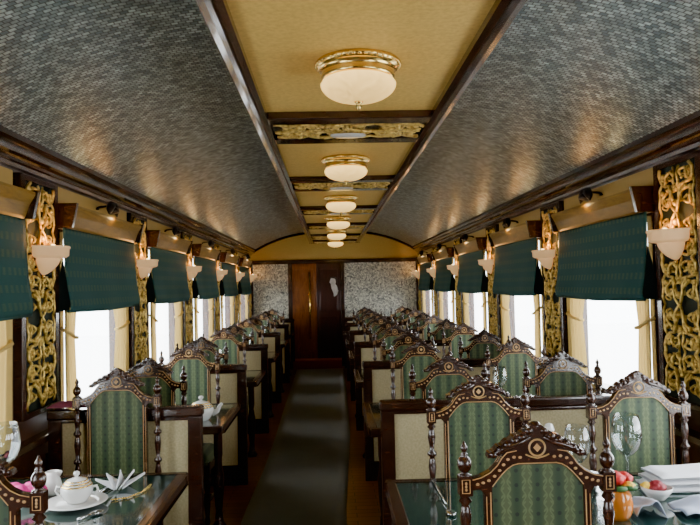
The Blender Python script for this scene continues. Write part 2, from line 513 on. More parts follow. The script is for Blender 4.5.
b = MB(); b.ball((0,-.02,.30), .075, 12, 8, .8, .45, 1.1)
b.tube([(0,-.02,.25),(.025,-.02,.18),(.05,-.02,.10),(.045,-.02,.04),(.02,-.02,0)], [.045,.06,.055,.035,.012], 10)
b.ball((-.05,-.03,.285), .02, 8, 6)
b.build('figure', M['plaster'], t_)
b = MB(); b.ball((.01,-.012,.365), .06, 10, 6, 1.0, .5, .45); b.ball((.055,-.012,.32), .03, 8, 6, .7,.5,1.5); b.build('headdress', M['iron'], t_)

# ---------------------------------------------------------------- carved piers
def spiral(cx, cz, r, turns, a0, sgn, n=22, k=.12):
    pts = []
    for i in range(n+1):
        t = i/n
        rr = r*(1-t) + r*k*t
        a = a0 + sgn*2*PI*turns*t
        pts.append((cx + rr*math.cos(a), cz + rr*math.sin(a)))
    return pts
def scroll_panel(b, hw, h0, h1, mod, P, rad):
    """mirrored acanthus scrolls; P(a, h, d) maps panel coords to xyz"""
    n = max(1, round((h1-h0)/mod)); mod = (h1-h0)/n
    k = mod/.24; w = hw/.18
    def put(pts, r0, r1, d=.0):
        m_ = len(pts)
        for s in (-1, 1):
            p3 = [P(s*a*w, z, .014 + d + .006*math.sin(i*.9)) for i, (a, z) in enumerate(pts)]
            b.tube(p3, [rad*(r0 + (r1-r0)*i/(m_-1)) for i in range(m_)], 6)
    for j in range(n):
        y = h0 + mod*j
        fl = 1 if j % 2 == 0 else -1
        Z = lambda z: y + (z if fl > 0 else .24-z)*k
        A = lambda pts: [(a, Z(z)) for a, z in pts]
        put(A(spiral(.098, .070, .062, 1.35, PI*1.1, -1)), 1.25, .7)
        put(A(spiral(.060, .190, .044, 1.2, -PI*.2, 1)), 1.1, .65)
        put(A([(.005,.0),(.03,.03),(.045,.065),(.04,.11),(.07,.145),(.12,.15),(.155,.175),(.165,.215),(.145,.24)]), .9, 1.2, .006)
        put(A([(.165,.0),(.175,.04),(.16,.09),(.172,.13),(.155,.165),(.11,.185),(.10,.225)]), .8, 1.0)
        put(A(spiral(.135, .045, .034, 1.1, PI*.5, 1, 14)), .9, .6, -.004)
        put(A(spiral(.135, .185, .034, 1.1, -PI*.5, -1, 14)), .9, .6, -.004)
        put(A(spiral(.045, .120, .030, 1.1, PI, -1, 14)), .9, .6, -.003)
        put(A([(.0,.13),(.025,.16),(.012,.20),(.03,.24)]), 1.0, .7)
        for (a, z, rr) in ((.14,.115,.016),(.085,.125,.013),(.13,.205,.014)):
            for s in (-1,1):
                c = P(s*a*w, Z(z), .016); b.ball(c, rr*min(k, 1.2), 8, 5)
        c = P(0, Z(.05), .02); b.ball(c, .020*min(k,1.2), 8, 6); c = P(0, Z(.12), .018); b.ball(c, .014*min(k,1.2), 8, 5)
PH0, PH1 = 1.0, 2.2
def make_pier():
    r = thing('carved_panel', '', 'carved panel', (0,0,0))
    b = MB(); b.box(0, .03, -.19, .19, PH0, PH1); b.build('backing', M['verd'], r)
    b = MB()
    for y0, y1 in ((-.235,-.19),(.19,.235)): b.box(0, .048, y0, y1, PH0-.03, PH1+.03)
    b.box(0, .048, -.19, .19, PH1, PH1+.03); b.box(0, .048, -.19, .19, PH0-.03, PH0)
    b.build('frame', M['wood'], r, bevel=.004)
    b = MB(); scroll_panel(b, .18, PH0+.01, PH1-.01, .24, lambda a, h, d: (.022+d*1.3, a, h), .0082)
    b.build('scrollwork', M['gold'], r)
    return r
ORD = ['first', 'second', 'third', 'fourth', 'fifth', 'sixth', 'seventh']
pier = Proto(make_pier())
def make_sconce():
    r = thing('wall_sconce', '', 'wall lamp', (0,0,0))
    b = MB(); H = (-PI/2, PI/2)
    b.lathe([(.0,-.002),(.088,-.002),(.118,.004),(.132,.014),(.134,.050),(.140,.056),(.138,.064),(.116,.064),(.110,.03),(.0,.02)], (.02,0,0), 20, *H)
    b.build('bowl_rim', M['alabaster'], r)
    b = MB(); b.lathe([(.010,-.088),(.022,-.084),(.050,-.066),(.076,-.036),(.088,-.010),(.090,.0)], (.02,0,0), 20, *H)
    b.build('bowl', M['alabaster'], r)
    b = MB(); b.lathe([(0,-.112),(.010,-.106),(.013,-.097),(.008,-.086)], (.022,0,0), 10); b.build('finial', M['brass'], r)
    b = MB(); b.ball((.075,0,.05), .022, 8, 6, 1,1,1.2); b.build('bulb', M['bulb'], r)
    return r
sconce = Proto(make_sconce())
def point(loc, e, col, rad):
    l = bpy.data.lights.new('lamp_light', 'POINT'); l.energy = e; l.color = col; l.shadow_soft_size = rad
    o = bpy.data.objects.new('lamp_light', l); COL.objects.link(o); o.location = loc; return o
SW = 2.3
for side, x, rz in (('left', XL, 0), ('right', XR, PI)):
    s = 1 if side == 'left' else -1
    for k in range(6):
        y = PIL[s][3+k]
        pier.put((x, y, 0), rz, 'gilded openwork scroll panel, %s on the %s wall from the front' % (ORD[k], side), 'gilded carved panels between the windows')
        sconce.put((x+s*.035, y, 1.80), rz, 'cream alabaster bowl sconce on the %s gilded panel of the %s wall' % (ORD[k], side), 'alabaster wall sconces')
        point((x+s*.115, y, 1.91), SW, (1,.47,.13), .03)
    # piers behind the camera, plain, keep the reflections right

# ---------------------------------------------------------------- blinds, pelmets, curtains, spot lamps
def make_blind(L):
    r = thing('roman_blind', '', 'blind', (0,0,0))
    b = MB()
    prof = [(.070,1.9876),(.072,1.93),(.075,1.85),(.080,1.77),(.086,1.70),(.094,1.64),(.104,1.585),(.112,1.545),(.108,1.515),(.095,1.505)]
    def fn(u, v):
        i = v*(len(prof)-1); j = min(int(i), len(prof)-2); t = i-j
        a = prof[j][0]*(1-t)+prof[j+1][0]*t; z = prof[j][1]*(1-t)+prof[j+1][1]*t
        sag = .014*math.sin(u*PI)*v
        return (a + .004*math.sin(u*17)*v, (u-.5)*L, z - sag + .004*math.sin(u*9)*v)
    b.grid(fn, 40, 27)
    b.build('blind_fabric', M['shade'], r, solid=.004)
    for e in (-L/2+.002, L/2-.008):
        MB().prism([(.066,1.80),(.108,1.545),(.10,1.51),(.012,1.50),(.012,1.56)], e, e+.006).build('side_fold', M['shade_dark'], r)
    b = MB(); b.tube([(.096, -L/2, 1.505), (.096, 0, 1.492), (.096, L/2, 1.505)], .009, 8); b.build('hem_bar', M['shade'], r)
    return r
def make_pelmet(L):
    r = thing('pelmet', '', 'pelmet', (0,0,0))
    b = MB()
    prof = [(0,1.988),(.078,1.988),(.086,2.0),(.108,2.06),(.135,2.105),(.135,2.12),(0,2.12)]
    b.prism(prof, -L/2, L/2); b.build('board', M['wood_gold'], r)
    for e in (-L/2-.03, L/2): MB().prism([(0,1.988),(.12,1.988),(.15,2.13),(0,2.13)], e, e+.03).build('end_block', M['wood'], r)
    return r
def make_spot():
    r = thing('spot_lamp', '', 'lamp', (0,0,0))
    b = MB(); b.tube([(0,0,0),(.04,0,.015),(.09,0,.02),(.12,0,-.005)], .008, 8); b.lathe([(.0,.0),(.022,.0),(.022,.008),(0,.01)], (.012,0,-.004), 12); b.build('arm', M['iron'], r)
    b = MB(); 
    for s in (-1, 1):
        b.tube([(.12,0,0),(.125,s*.03,.02),(.128,s*.065,-.01),(.13,s*.085,-.045)], [.024,.03,.024,.004], 8)
    b.tube([(.12,0,.012),(.135,0,-.012),(.14,0,-.03)], [.02,.03,.034], 12)
    b.build('leaf_shade', M['iron'], r)
    return r
def make_curtain(sg, top):
    """sg=+1 : fabric hangs from y=0 toward +y"""
    r = thing('curtain', '', 'curtain', (0,0,0))
    b = MB(); zb = Z_SILL+.01; H = 1.978-zb; tie = .44
    def width(t):
        q = (t-tie)/(1-tie) if t > tie else (tie-t)/tie
        return top*(.58 + .42*q**.85) if t > tie else top*(.58 + .16*math.sin(q*PI/2))
    def fn(u, v):
        return (.040 + .013*math.sin(u*PI*9 + .6 + .5*v) * (.55+.45*v), sg*width(v)*u, zb + H*v)
    b.grid(fn, 60, 26)
    b.build('drape', M['curtain'], r)
    zz = zb + H*tie; w = top*.6
    b = MB(); b.tube([(.02,-sg*.01,zz+.05),(.058,sg*.03,zz+.02),(.062,sg*w*.6,zz-.005),(.058,sg*w,zz-.015),(.03,sg*(w+.012),zz-.015)], .010, 8); b.build('tie_back', M['curtain'], r)
    return r
BL = 1.43
blind, pelmet, spot = Proto(make_blind(BL)), Proto(make_pelmet(1.37)), Proto(make_spot())
CUR = {('left',0): Proto(make_curtain(1, .24)), ('left',1): Proto(make_curtain(-1, .46)), ('right',0): Proto(make_curtain(-1, .24)), ('right',1): Proto(make_curtain(1, .46))}
for side, x, rz in (('left', XL, 0), ('right', XR, PI)):
    s = 1 if side == 'left' else -1
    for k in range(-1, 5):
        DD = PD[s]; yc = PIL[s][3+k] + DD/2
        w = '%s window, %s wall' % (ORD[k+1] if side == 'left' else ORD[k], side)
        if k == -1 and side == 'right': continue
        blind.put((x, yc, 0), rz, 'dark teal roman blind over the ' + w, 'teal roman blinds')
        pelmet.put((x, yc, 0), rz, 'honey wood pelmet above the blind of the ' + w, 'pelmets')
        spot.put((x+s*.004, yc, 2.175), rz, 'dark leaf shaped bracket lamp over the ' + w, 'bracket lamps')
        if k >= 0: point((x+s*.155, yc, 2.10), .5, (1,.68,.3), .02)
        ya, yb = yc-(DD/2-WOP)+.0, yc+(DD/2-WOP)
        # rz = pi flips y, so the near drape of the right wall uses the mirrored mesh
        P_near, P_far = CUR[side, 0], CUR[side, 1]
        if not (k == -1):
            P_near.put((x, ya, 0), rz, 'cream tied curtain, near edge of the ' + w, 'cream curtains')
        P_far.put((x, yb, 0), rz, 'cream tied curtain, far edge of the ' + w, 'cream curtains')

# ---------------------------------------------------------------- ceiling beams and lamps
def make_beam():
    r = thing('ceiling_beam', '', 'ceiling beam', (0,0,0))
    b = MB(); hw = (PX1-PX0)/2
    b.box(-hw, hw, -.29, -.175, 2.425, 2.464); b.box(-hw, hw, .175, .29, 2.425, 2.464); b.box(-hw, hw, -.175, .175, 2.450, 2.464)
    b.build('beam_board', M['wood'], r, bevel=.005)
    b = MB(); scroll_panel(b, .145, -hw+.02, hw-.02, .26, lambda a, h, d: (h, a, 2.448-d), .0078)
    b.build('scrollwork', M['gold'], r)
    b = MB(); b.lathe([(0,-.012),(.045,-.012),(.055,-.006),(.055,.004)], (0,0,0), 20)
    b.v = [(x*1.7, y*.6, z+2.408) for x, y, z in b.v]
    b.build('plaque', M['porcelain'], r)
    return r
beam = Proto(make_beam())
for k in range(6):
    y = 3.55 + D*k if k < 5 else 12.75
    beam.put(((PX0+PX1)/2, y, 0), 0, 'gilded scroll cross beam, %s from the front on the ceiling' % ORD[k], 'gilded ceiling beams')
def make_lamp():
    r = thing('ceiling_lamp', '', 'ceiling lamp', (0,0,0))
    b = MB(); b.lathe([(0,0),(.158,0),(.162,-.006),(.160,-.016),(.150,-.024),(.138,-.028),(.134,-.045),(.140,-.056),(.134,-.068),(.10,-.07)], seg=40); b.build('base', M['brass'], r)
    b = MB()
    for i in range(44):
        a = 2*PI*i/44
        b.ball((.156*math.cos(a), .156*math.sin(a), -.012), .009, 6, 5)
    b.build('beading', M['brass'], r)
    b = MB(); prof = [(.126,-.066),(.135,-.072)]
    for i in range(13):
        t = i/12; a = t*PI/2
        prof.append((.143*math.cos(a)**.92 if t < 1 else .004, -.084 - .066*math.sin(a)))
    b.lathe(prof, seg=40); b.build('lamp_shade', M['lampglass'], r)
    b = MB(); b.lathe([(.0,-.146),(.018,-.148),(.014,-.156),(.008,-.160),(.012,-.168),(.006,-.178),(0,-.184)], seg=12); b.build('finial', M['brass'], r)
    return r
lamp = Proto(make_lamp())
for k in range(6):
    y = 2.55 + D*k
    lamp.put(((PX0+PX1)/2+.01, y, 2.462), 0, 'round brass ceiling lamp with frosted bowl, %s from the front' % ORD[k], 'brass ceiling lamps')

# ---------------------------------------------------------------- chair
def make_chair():
    r = thing('dining_chair', '', 'chair', (0,0,0))
    YB = .21; hw = .21
    leg_prof = [(.017,0),(.02,.02),(.014,.05),(.019,.10),(.024,.16),(.016,.22),(.023,.25),(.023,.33),(.023,.34)]
    for s in (-1, 1):
        b = MB(); cx = s*hw
        b.lathe([(.018,0),(.02,.03),(.016,.08),(.02,.20),(.024,.30),(.024,.50),(.016,.515),(.024,.54),(.016,.56),
                 (.011,.58),(.014,.62),(.018,.66),(.012,.695),(.010,.705),(.021,.715),(.021,.725),(.010,.738),(.013,.77),(.0175,.81),(.013,.845),(.010,.852),(.021,.862),(.021,.872),(.010,.884),(.013,.91),(.0175,.94),(.013,.968),(.010,.975),(.020,.985),(.012,.996),(.019,1.003)], (cx,YB,0), 10)
        b.box(cx-.019, cx+.019, YB-.019, YB+.019, 1.003, 1.058)
        p = b.build('back_post', M['wood'], r)
        b = MB(); b.lathe([(.019,1.058),(.020,1.062),(.010,1.066),(.012,1.070),(.0185,1.078),(.0215,1.089),(.0205,1.101),(.0145,1.111),(.008,1.116),(.012,1.120),(.0065,1.124),(.0065,1.128),(.0105,1.134),(.0105,1.141),(.006,1.148),(.003,1.156),(0,1.160)], (cx,YB,0), 12)
        b.build('finial', M['wood'], p)
        b = MB(); b.lathe(leg_prof, (s*.205, -.20, 0), 10); b.box(s*.205-.023, s*.205+.023, -.223, -.177, .34, .42)
        b.build('leg', M['wood'], r)
    # frame
    inner = [(0,1.088),(.055,1.088),(.072,1.084),(.088,1.074),(.104,1.059),(.118,1.043),(.133,1.024)]
    outer = [(0,1.133),(.060,1.133),(.088,1.128),(.103,1.113),(.117,1.092),(.138,1.072),(.165,1.058),(.192,1.052)]
    b = MB()
    for s in (-1, 1):
        poly = [(s*x, z) for x, z in outer] + [(s*.192,1.018),(s*.168,1.020),(s*.156,1.006),(s*.156,.60),(s*.134,.60)] + [(s*x, z) for x, z in reversed(inner)]
        b.prism(poly, YB-.016, YB+.016)
    b.box(-.192, .192, YB-.016, YB+.016, .565, .605)
    b.build('back_frame', M['wood'], r, bevel=.003)
    # crest
    b = MB(); top = []
    def ct(x):
        q = abs(x)/.142
        return 1.118 + .070*(1-q**1.55) + (.010 if q < .16 else 0)
    nn = 56
    for i in range(nn+1):
        x = -.142 + .284*i/nn
        top.append((x, ct(x) + .006*abs(math.sin(abs(x)/.142*PI*5.5))))
    low = [(.145,1.110),(.120,1.112),(.098,1.124),(.060,1.130),(0,1.130),(-.060,1.130),(-.098,1.124),(-.120,1.112),(-.145,1.110)]
    b.prism(top + low, YB-.017, YB+.017)
    for s in (-1, 1):
        for q in range(6):
            x = s*(.022 + .021*q); z = ct(x) - .010
            for yy in (YB-.017, YB+.017):
                b.ball((x, yy, z), .011, 8, 5, 1.15, .7, .95)
        for yy in (YB-.018, YB+.018):
            b.tube([(s*.02,yy,1.168),(s*.055,yy,1.150),(s*.095,yy,1.138),(s*.135,yy,1.116)], [.006,.008,.007,.004], 6)
    b.ball((0, YB, 1.196), .016, 8, 6, 1.2, 1.2, .9)
    b.build('crest', M['wood'], r)
    # upholstered back
    b = MB()
    prof = [(x, z) for x, z in inner] + [(.134,.605),(-.134,.605)] + [(-x, z) for x, z in reversed(inner[1:])]
    b.prism(prof, YB-.011, YB+.011)
    b.build('back_panel', M['damask'], r)
    # inlay on both faces
    b = MB()
    dots = [(.050,1.110),(.068,1.111),(.086,1.105),(.099,1.090),(.111,1.074),(.126,1.058),(.143,1.046),(.160,1.040),(.176,1.036)]
    def strip(pts, yy, w=.0022):
        b.tube([(x, yy, z) for x, z in pts], w, 4, False)
    for f in (-1, 1):
        yy = YB + f*.0165
        for s in (-1, 1):
            for x, z in dots:
                b.ball((s*x, yy, z), .0047, 6, 4, 1.15, .3, .9)
            strip([(s*x, z+.004) for x, z in inner], yy, .0016)
            strip([(s*.139,1.012),(s*.139,.61)], yy, .0018)
            strip([(s*.151,1.000),(s*.151,.61)], yy, .0012)
            strip([(s*x, z-.0035) for x, z in outer[1:]], yy, .0016)
            yb = YB + f*.0195
            strip([(s*hw-.011,1.012),(s*hw+.011,1.012),(s*hw+.011,1.05),(s*hw-.011,1.05),(s*hw-.011,1.012)], yb, .0013)
            for z in (1.022,1.031,1.040): b.ball((s*hw, yb, z), .0045, 6, 4, .8, .3, 1)
        cz = 1.137; ring = [(.0235*math.cos(a*PI/10), cz+.0235*math.sin(a*PI/10)) for a in range(21)]
        strip(ring, YB + f*.0185, .0028)
        b.prism([(0,cz-.012),(.011,cz),(0,cz+.012),(-.011,cz)], YB+f*.018-.002, YB+f*.018+.002)
        strip([(-.034,1.118),(-.02,1.112),(0,1.107),(.02,1.112),(.034,1.118)], YB+f*.0185, .0022)
    b.build('inlay', M['inlay'], r)
    # seat
    b = MB()
    def sf(u, v):
        x, y = (u-.5)*.44, -.225 + v*.41
        e = min(1, min(u, 1-u)/.12) * min(1, min(v, 1-v)/.12)
        return (x, y, .425 + .055*math.sin(min(1, e)*PI/2)**.6)
    b.grid(sf, 16, 16); b.box(-.22,.22,-.225,.185,.405,.427)
    b.build('seat', M['damask'], r)
    b = MB(); b.box(-.215,.215,-.215,-.185,.34,.405); b.box(-.215,.215,.195,.22,.34,.42)
    for s in (-1,1): b.box(s*.2-.014, s*.2+.014, -.185, .195, .34, .405)
    b.build('seat_rail', M['wood'], r, bevel=.003)
    b = MB()
    for s in (-1,1): b.tube([(s*.205,-.20,.14),(s*.208,0,.14),(s*.21,.21,.14)], [.008,.013,.008], 8)
    b.tube([(-.206,0,.14),(0,0,.14),(.206,0,.14)], [.008,.014,.008], 8)
    b.build('stretcher', M['wood'], r)
    return r
chair = Proto(make_chair())
GA = 'carved chairs with green damask backs'
NEAR = ['nearest', 'second', 'third', 'fourth', 'fifth', 'sixth']
def place_chair(x, yb, facing, label, tilt=0):
    if facing: chair.put((x, yb-.21, 0), tilt, label, GA)
    else: chair.put((x, yb+.21, 0), PI+tilt, label, GA)
LB = {0: (-1.05, 1.95), 1: (-1.10, 4.17)}
LF = {0: (-1.134, 3.655), 1: (-1.07, 5.17)}
for k in range(6):
    bx_, by_ = LB.get(k, (-1.10, 1.99+D*k)); fx_, fy_ = LF.get(k, (-1.10, 3.17+D*k))
    if k == 0:
        place_chair(bx_, by_, False, 'carved chair cut off at the left edge, back to camera, nearest table', .05)
        place_chair(fx_, fy_, True, 'carved green damask chair facing camera behind the white sugar bowl', 0)
    else:
        place_chair(bx_, by_, False, 'carved chair with back to camera at the %s table of the left row' % NEAR[k], random.uniform(-.04,.04))
        place_chair(fx_, fy_, True, 'carved chair facing the camera at the %s table of the left row' % NEAR[k], random.uniform(-.04,.04))
    for seat, xb, xf in (('aisle', .675, .655), ('window', 1.34, 1.36)):
        if k == 0:
            if seat == 'aisle': place_chair(.592, 1.99, False, 'darkest carved chair in the right foreground, its back to the camera', 0)
            place_chair(.648 if seat == 'aisle' else 1.365, 3.02, True, 'carved chair facing camera %s at the nearest right table' % ('beside the cream divider end' if seat == 'aisle' else 'behind the tall wine glass'), 0)
        else:
            place_chair(xb, 1.985+D*k, False, 'carved chair with back to camera, %s seat of the %s right table' % (seat, NEAR[k]), random.uniform(-.03,.03))
            place_chair(xf, 3.04+D*k, True, 'carved chair facing camera, %s seat of the %s right table' % (seat, NEAR[k]), random.uniform(-.03,.03))

# ---------------------------------------------------------------- dividers
def make_divider(x0, x1):
    r = thing('seat_divider', '', 'divider', (0,0,0))
    b = MB(); T = .028
    b.box(x0, x0+.072, -T, T, 0, .93); b.box(x1-.072, x1, -T, T, 0, .93)
    b.box(x0+.072, x1-.072, -T, T, .912, .93); b.box(x0+.072, x1-.072, -T, T, 0, .16)
    if x1-x0 > 1.2:
        xm = (x0+x1)/2; b.box(xm-.05, xm+.05, -T, T, .16, .912)
    b.build('frame', M['wood'], r, bevel=.005)
    b = MB(); b.box(x0-.006, x1+.006, -T-.012, T+.012, .93, .985); b.build('top_rail', M['wood'], r, bevel=.012)
    b = MB(); b.box(x0+.068, x1-.068, -.012, .012, .155, .916); b.build('panel', M['cream'], r)
    return r
dl, dr = Proto(make_divider(XL+.08, -.705)), Proto(make_divider(.265, XR-.08))
DY = 3.735
for k in range(6):
    y = DY + D*k if k < 5 else 13.36
    dl.put((0, y, 0), 0, 'dark wood divider with cream panel behind the %s table of the left row' % NEAR[k], 'seat dividers')
    dr.put((0, y, 0), 0, 'wide wood divider with cream panels behind the %s table of the right row' % NEAR[k], 'seat dividers')

# ---------------------------------------------------------------- tables
TZ = .77
def make_table(x0, x1, y0, y1, wide):
    r = thing('dining_table', '', 'table', (0,0,0))
    b = MB(); e = .045
    b.box(x0, x1, y0, y0+e, TZ-.05, TZ); b.box(x0, x1, y1-e, y1, TZ-.05, TZ)
    b.box(x0, x0+e, y0+e, y1-e, TZ-.05, TZ); b.box(x1-e, x1, y0+e, y1-e, TZ-.05, TZ)
    b.build('rim', M['wood'], r, bevel=.008)
    b = MB(); b.box(x0+e-.004, x1-e+.004, y0+e-.004, y1-e+.004, TZ-.04, TZ-.002); b.build('glass_top', M['tableglass'], r)
    ym = (y0+y1)/2
    lp = [(.045,0),(.05,.02),(.03,.05),(.022,.12),(.034,.25),(.038,.35),(.022,.45),(.03,.5),(.03,.715)]
    b = MB(); b.box(x0+.06, x1-.06, ym-.03, ym+.03, TZ-.10, TZ-.04); b.build('apron', M['wood'], r)
    xa = x1-.10 if not wide else x0+.10
    for xx in ((xa, x0+.10 if not wide else (x0+x1)/2-.03)) + ((x1-.08,) if wide else ()):
        b = MB(); b.lathe(lp, (xx, ym, 0), 12); b.build('leg', M['wood'], r)
    return r
tl = Proto(make_table(XL+.035, -.675, -.44, .62, False)); tl2 = Proto(make_table(XL+.035, -.675, -.43, .43, False)); tr = Proto(make_table(.225, XR-.035, -.42, .50, True))
for k in range(6):
    (tl if k == 0 else tl2).put((0, 2.60 if k == 0 else 4.66+D*(k-1), 0), 0, 'small glass topped wooden table, %s in the left row' % NEAR[k], 'glass topped tables')
    tr.put((0, 2.49+D*k, 0), 0, 'long glass topped wooden table, %s in the right row' % NEAR[k], 'glass topped tables')

# ---------------------------------------------------------------- tableware
def make_glass():
    r = thing('wine_glass', '', 'glass', (0,0,0))
    b = MB(); b.lathe([(0,.004),(.036,.003),(.037,.0),(.0,.0)], seg=20); b.build('foot', M['glass'], r)
    b = MB(); b.lathe([(.014,.004),(.005,.015),(.004,.06),(.0045,.105),(.010,.118)], seg=12); b.build('stem', M['glass'], r)
    b = MB(); b.lathe([(.0,.112),(.02,.117),(.038,.137),(.050,.165),(.053,.192),(.049,.225),(.042,.262),(.040,.262),(.047,.225),(.051,.192),(.048,.166),(.036,.139),(.018,.120),(0,.116)], seg=24); b.build('bowl', M['glass'], r)
    return r
glass = Proto(make_glass())
def make_napkin():
    r = thing('napkin', '', 'napkin', (0,0,0))
    b = MB()
    for j in range(5):
        a = -0.9 + .45*j
        pts = lambda u, v, a=a, j=j: (math.sin(a)*(.02+.11*v)*(1) + (u-.5)*.05*(1-v)*math.cos(a), (u-.5)*.11*(1-v*.85) , .012 + (.10*v)*(math.cos(a)) + .01*math.sin(u*PI))
        b.grid(pts, 6, 6)
    b.build('folded_cloth', M['linen'], r, solid=.004)
    return r
napkin = Proto(make_napkin())
def make_plate():
    b = MB(); b.lathe([(0,.004),(.05,.004),(.062,.008),(.10,.018),(.103,.020),(.10,.023),(.062,.013),(.05,.010),(0,.009)], seg=28)
    b.mi = 1; b.lathe([(.092,.0205),(.099,.0235),(.101,.0225)], seg=28)
    return tag(b.build('plate', [M['porcelain'], M['brass']]), '', 'plate')
plate = Proto(make_plate())
def teapot_like(name, label, cat, loc, sc, spout):
    r = thing(name, label, cat, loc)
    b = MB(); b.lathe([(a*sc, z*sc) for a, z in [(0,0),(.045,0),(.050,.006),(.062,.02),(.075,.045),(.078,.062),(.072,.082),(.060,.092),(.058,.088),(0,.085)]], seg=28); b.build('body', M['porcelain'], r)
    b = MB(); b.lathe([(a*sc, z*sc) for a, z in [(.060,.092),(.058,.097),(.045,.108),(.022,.116),(.010,.119),(0,.119)]], seg=28)
    l = b.build('lid', M['porcelain'], r)
    b = MB(); b.lathe([(a*sc, z*sc) for a, z in [(.008,.118),(.007,.125),(.014,.132),(.016,.140),(.010,.148),(0,.150)]], seg=14); b.build('lid_knob', M['porcelain'], l)
    b = MB(); 
    for rr, z in ((.0735,.0825),(.061,.0935),(.052,.104)): b.lathe([(rr*sc,(z-.0035)*sc),((rr+.0022)*sc,(z)*sc),(rr*.96*sc,(z+.0035)*sc)], seg=28)
    b.build('gold_band', M['brass'], r)
    b = MB(); b.tube([(-.070*sc,0,.07*sc),(-.098*sc,0,.075*sc),(-.105*sc,0,.055*sc),(-.09*sc,0,.035*sc),(-.072*sc,0,.035*sc)], .0065*sc, 8); b.build('handle', M['porcelain'], r)
    if spout:
        b = MB(); b.tube([(.068*sc,0,.04*sc),(.10*sc,0,.055*sc),(.115*sc,0,.085*sc),(.130*sc,0,.10*sc)], [.02*sc,.015*sc,.011*sc,.009*sc], 10); b.build('spout', M['porcelain'], r)
    else:
        b = MB(); b.tube([(.070*sc,0,.07*sc),(.098*sc,0,.075*sc),(.105*sc,0,.055*sc),(.09*sc,0,.035*sc),(.072*sc,0,.035*sc)], .0065*sc, 8); b.build('handle', M['porcelain'], r)
    return r
def flower(b, c, r):
    for ring, (n_, rr, tz) in enumerate(((5, 1.0, .2), (5, .7, .5), (3, .35, .8))):
        for i in range(n_):
            a = 2*PI*i/n_ + ring*.5
            b.ball((c[0]+r*.55*rr*math.cos(a), c[1]+r*.55*rr*math.sin(a), c[2]+r*.5*tz), r*.55, 8, 5, 1, 1, .75)
    return b
def T(px, py, z=TZ): 
    v = on_z(px, py, z); return (v.x, v.y, z)

# --- nearest left table
sp = T(76, 506)
b = MB(); b.lathe([(0,.002),(.06,.002),(.075,.008),(.118,.018),(.121,.021),(.118,.023),(.075,.013),(0,.0085)], seg=36)
tag(b.build('serving_plate', M['porcelain']), 'large white plate under the gold banded sugar bowl', 'plate').location = sp
teapot_like('sugar_bowl', 'white porcelain sugar bowl with gold bands and lid on nearest left table', 'sugar bowl', (sp[0], sp[1]+.01, TZ+.0150), .80, False)
mj = T(53, 494)
r = thing('milk_jug', 'small white milk jug left of the sugar bowl', 'jug', mj)
b = MB(); b.lathe([(0,0),(.028,0),(.034,.01),(.038,.035),(.030,.062),(.024,.078),(.028,.095),(.026,.095),(.021,.078),(0,.03)], seg=20); b.build('body', M['porcelain'], r)
b = MB(); b.tube([(-.034,0,.05),(-.058,0,.065),(-.055,0,.088),(-.026,0,.088)], .005, 8); b.build('handle', M['porcelain'], r)
b = MB(); b.tube([(.022,0,.082),(.036,0,.096)], [.012,.006], 8); b.build('spout', M['porcelain'], r)
pf = T(22, 503)
r = thing('flower_bowl', 'low dish of pink flowers at the left foreground table', 'flowers', pf)
b = MB(); b.lathe([(0,0),(.035,0),(.055,.03),(.060,.045),(.055,.044),(0,.03)], seg=20); b.build('dish', M['porcelain'], r)
for i, (dx, dy, rr) in enumerate(((-.035,0,.040),(.03,.015,.038),(.0,-.02,.036),(.07,0.0,.030))):
    b = flower(MB(), (dx, dy, .05), rr); b.build('flower', M['pink'], r)
wg = T(13, 500); lg = glass.put((-1.375, 2.92, TZ), 0, 'large wine glass at the left edge before the window', 'wine glasses')
nk = T(106, 497); napkin.put((nk[0]+.02, nk[1]+.13, TZ), .4, 'bluish white fan folded napkin right of the sugar bowl', 'fan folded napkins')
def cutlery(name, label, p0, p1, fork=False):
    d = Vector(p1)-Vector(p0); L = d.length; a = math.atan2(d.y, d.x)
    r = thing(name, label, name.split('_')[-1], p0, a)
    b = MB(); b.tube([(0,0,.004),(L*.3,0,.006),(L*.65,0,.006)], [.006,.0045,.003], 6); b.build('handle', M['silver'], r)
    b = MB()
    if fork:
        b.box(L*.65, L*.76, -.010, .010, .004, .008)
        for q in (-.009,-.003,.003,.009): b.box(L*.76, L, q-.0016, q+.0016, .004, .007)
    else: b.ball((L*.83,0,.006), .02, 12, 6, 1.6, 1.0, .25)
    b.build('prongs' if fork else 'spoon_bowl', M['silver'], r)
def V3(px, py): return T(px, py, TZ+.001)
cutlery('dessert_spoon', 'silver spoon lying on the nearest left table', V3(78,521), V3(100,512))
cutlery('dinner_fork', 'silver fork on nearest left table near the far aisle corner', V3(100,493), V3(132,474), True)
for i in range(1):
    # gilt chain-like beaded runner edge visible on the glass
    pts = [V3(112,500), V3(128,498), V3(143,492), V3(152,484)]
    b = MB()
    for j in range(3):
        for q in range(7):
            p = Vector(pts[j]).lerp(Vector(pts[j+1]), q/7); b.ball((p.x, p.y, TZ+.003), .0065, 6, 4, 1, 1, .5)
    tag(b.build('beaded_garland', M['brass']), 'thin gilt bead string curving across the nearest left table', 'bead string')
# sill cloth by the first left pier
r = thing('pink_cloth', 'small crumpled pink cloth on the nearest left divider below first gilded panel', 'cloth', (XL+.09, 3.50, .99))
b = MB(); b.grid(lambda u, v: (.30*(u-.5), .09*(v-.5), .012*math.sin(u*9)*math.sin(v*5)+.012+.03*math.sin(v*PI)*math.sin(u*PI)), 16, 10)
r2 = b.build('folds', principled('dusty_pink', (.28,.07,.12), .8)[0], r, solid=.004); r.location = (XL+.23, DY, .988)

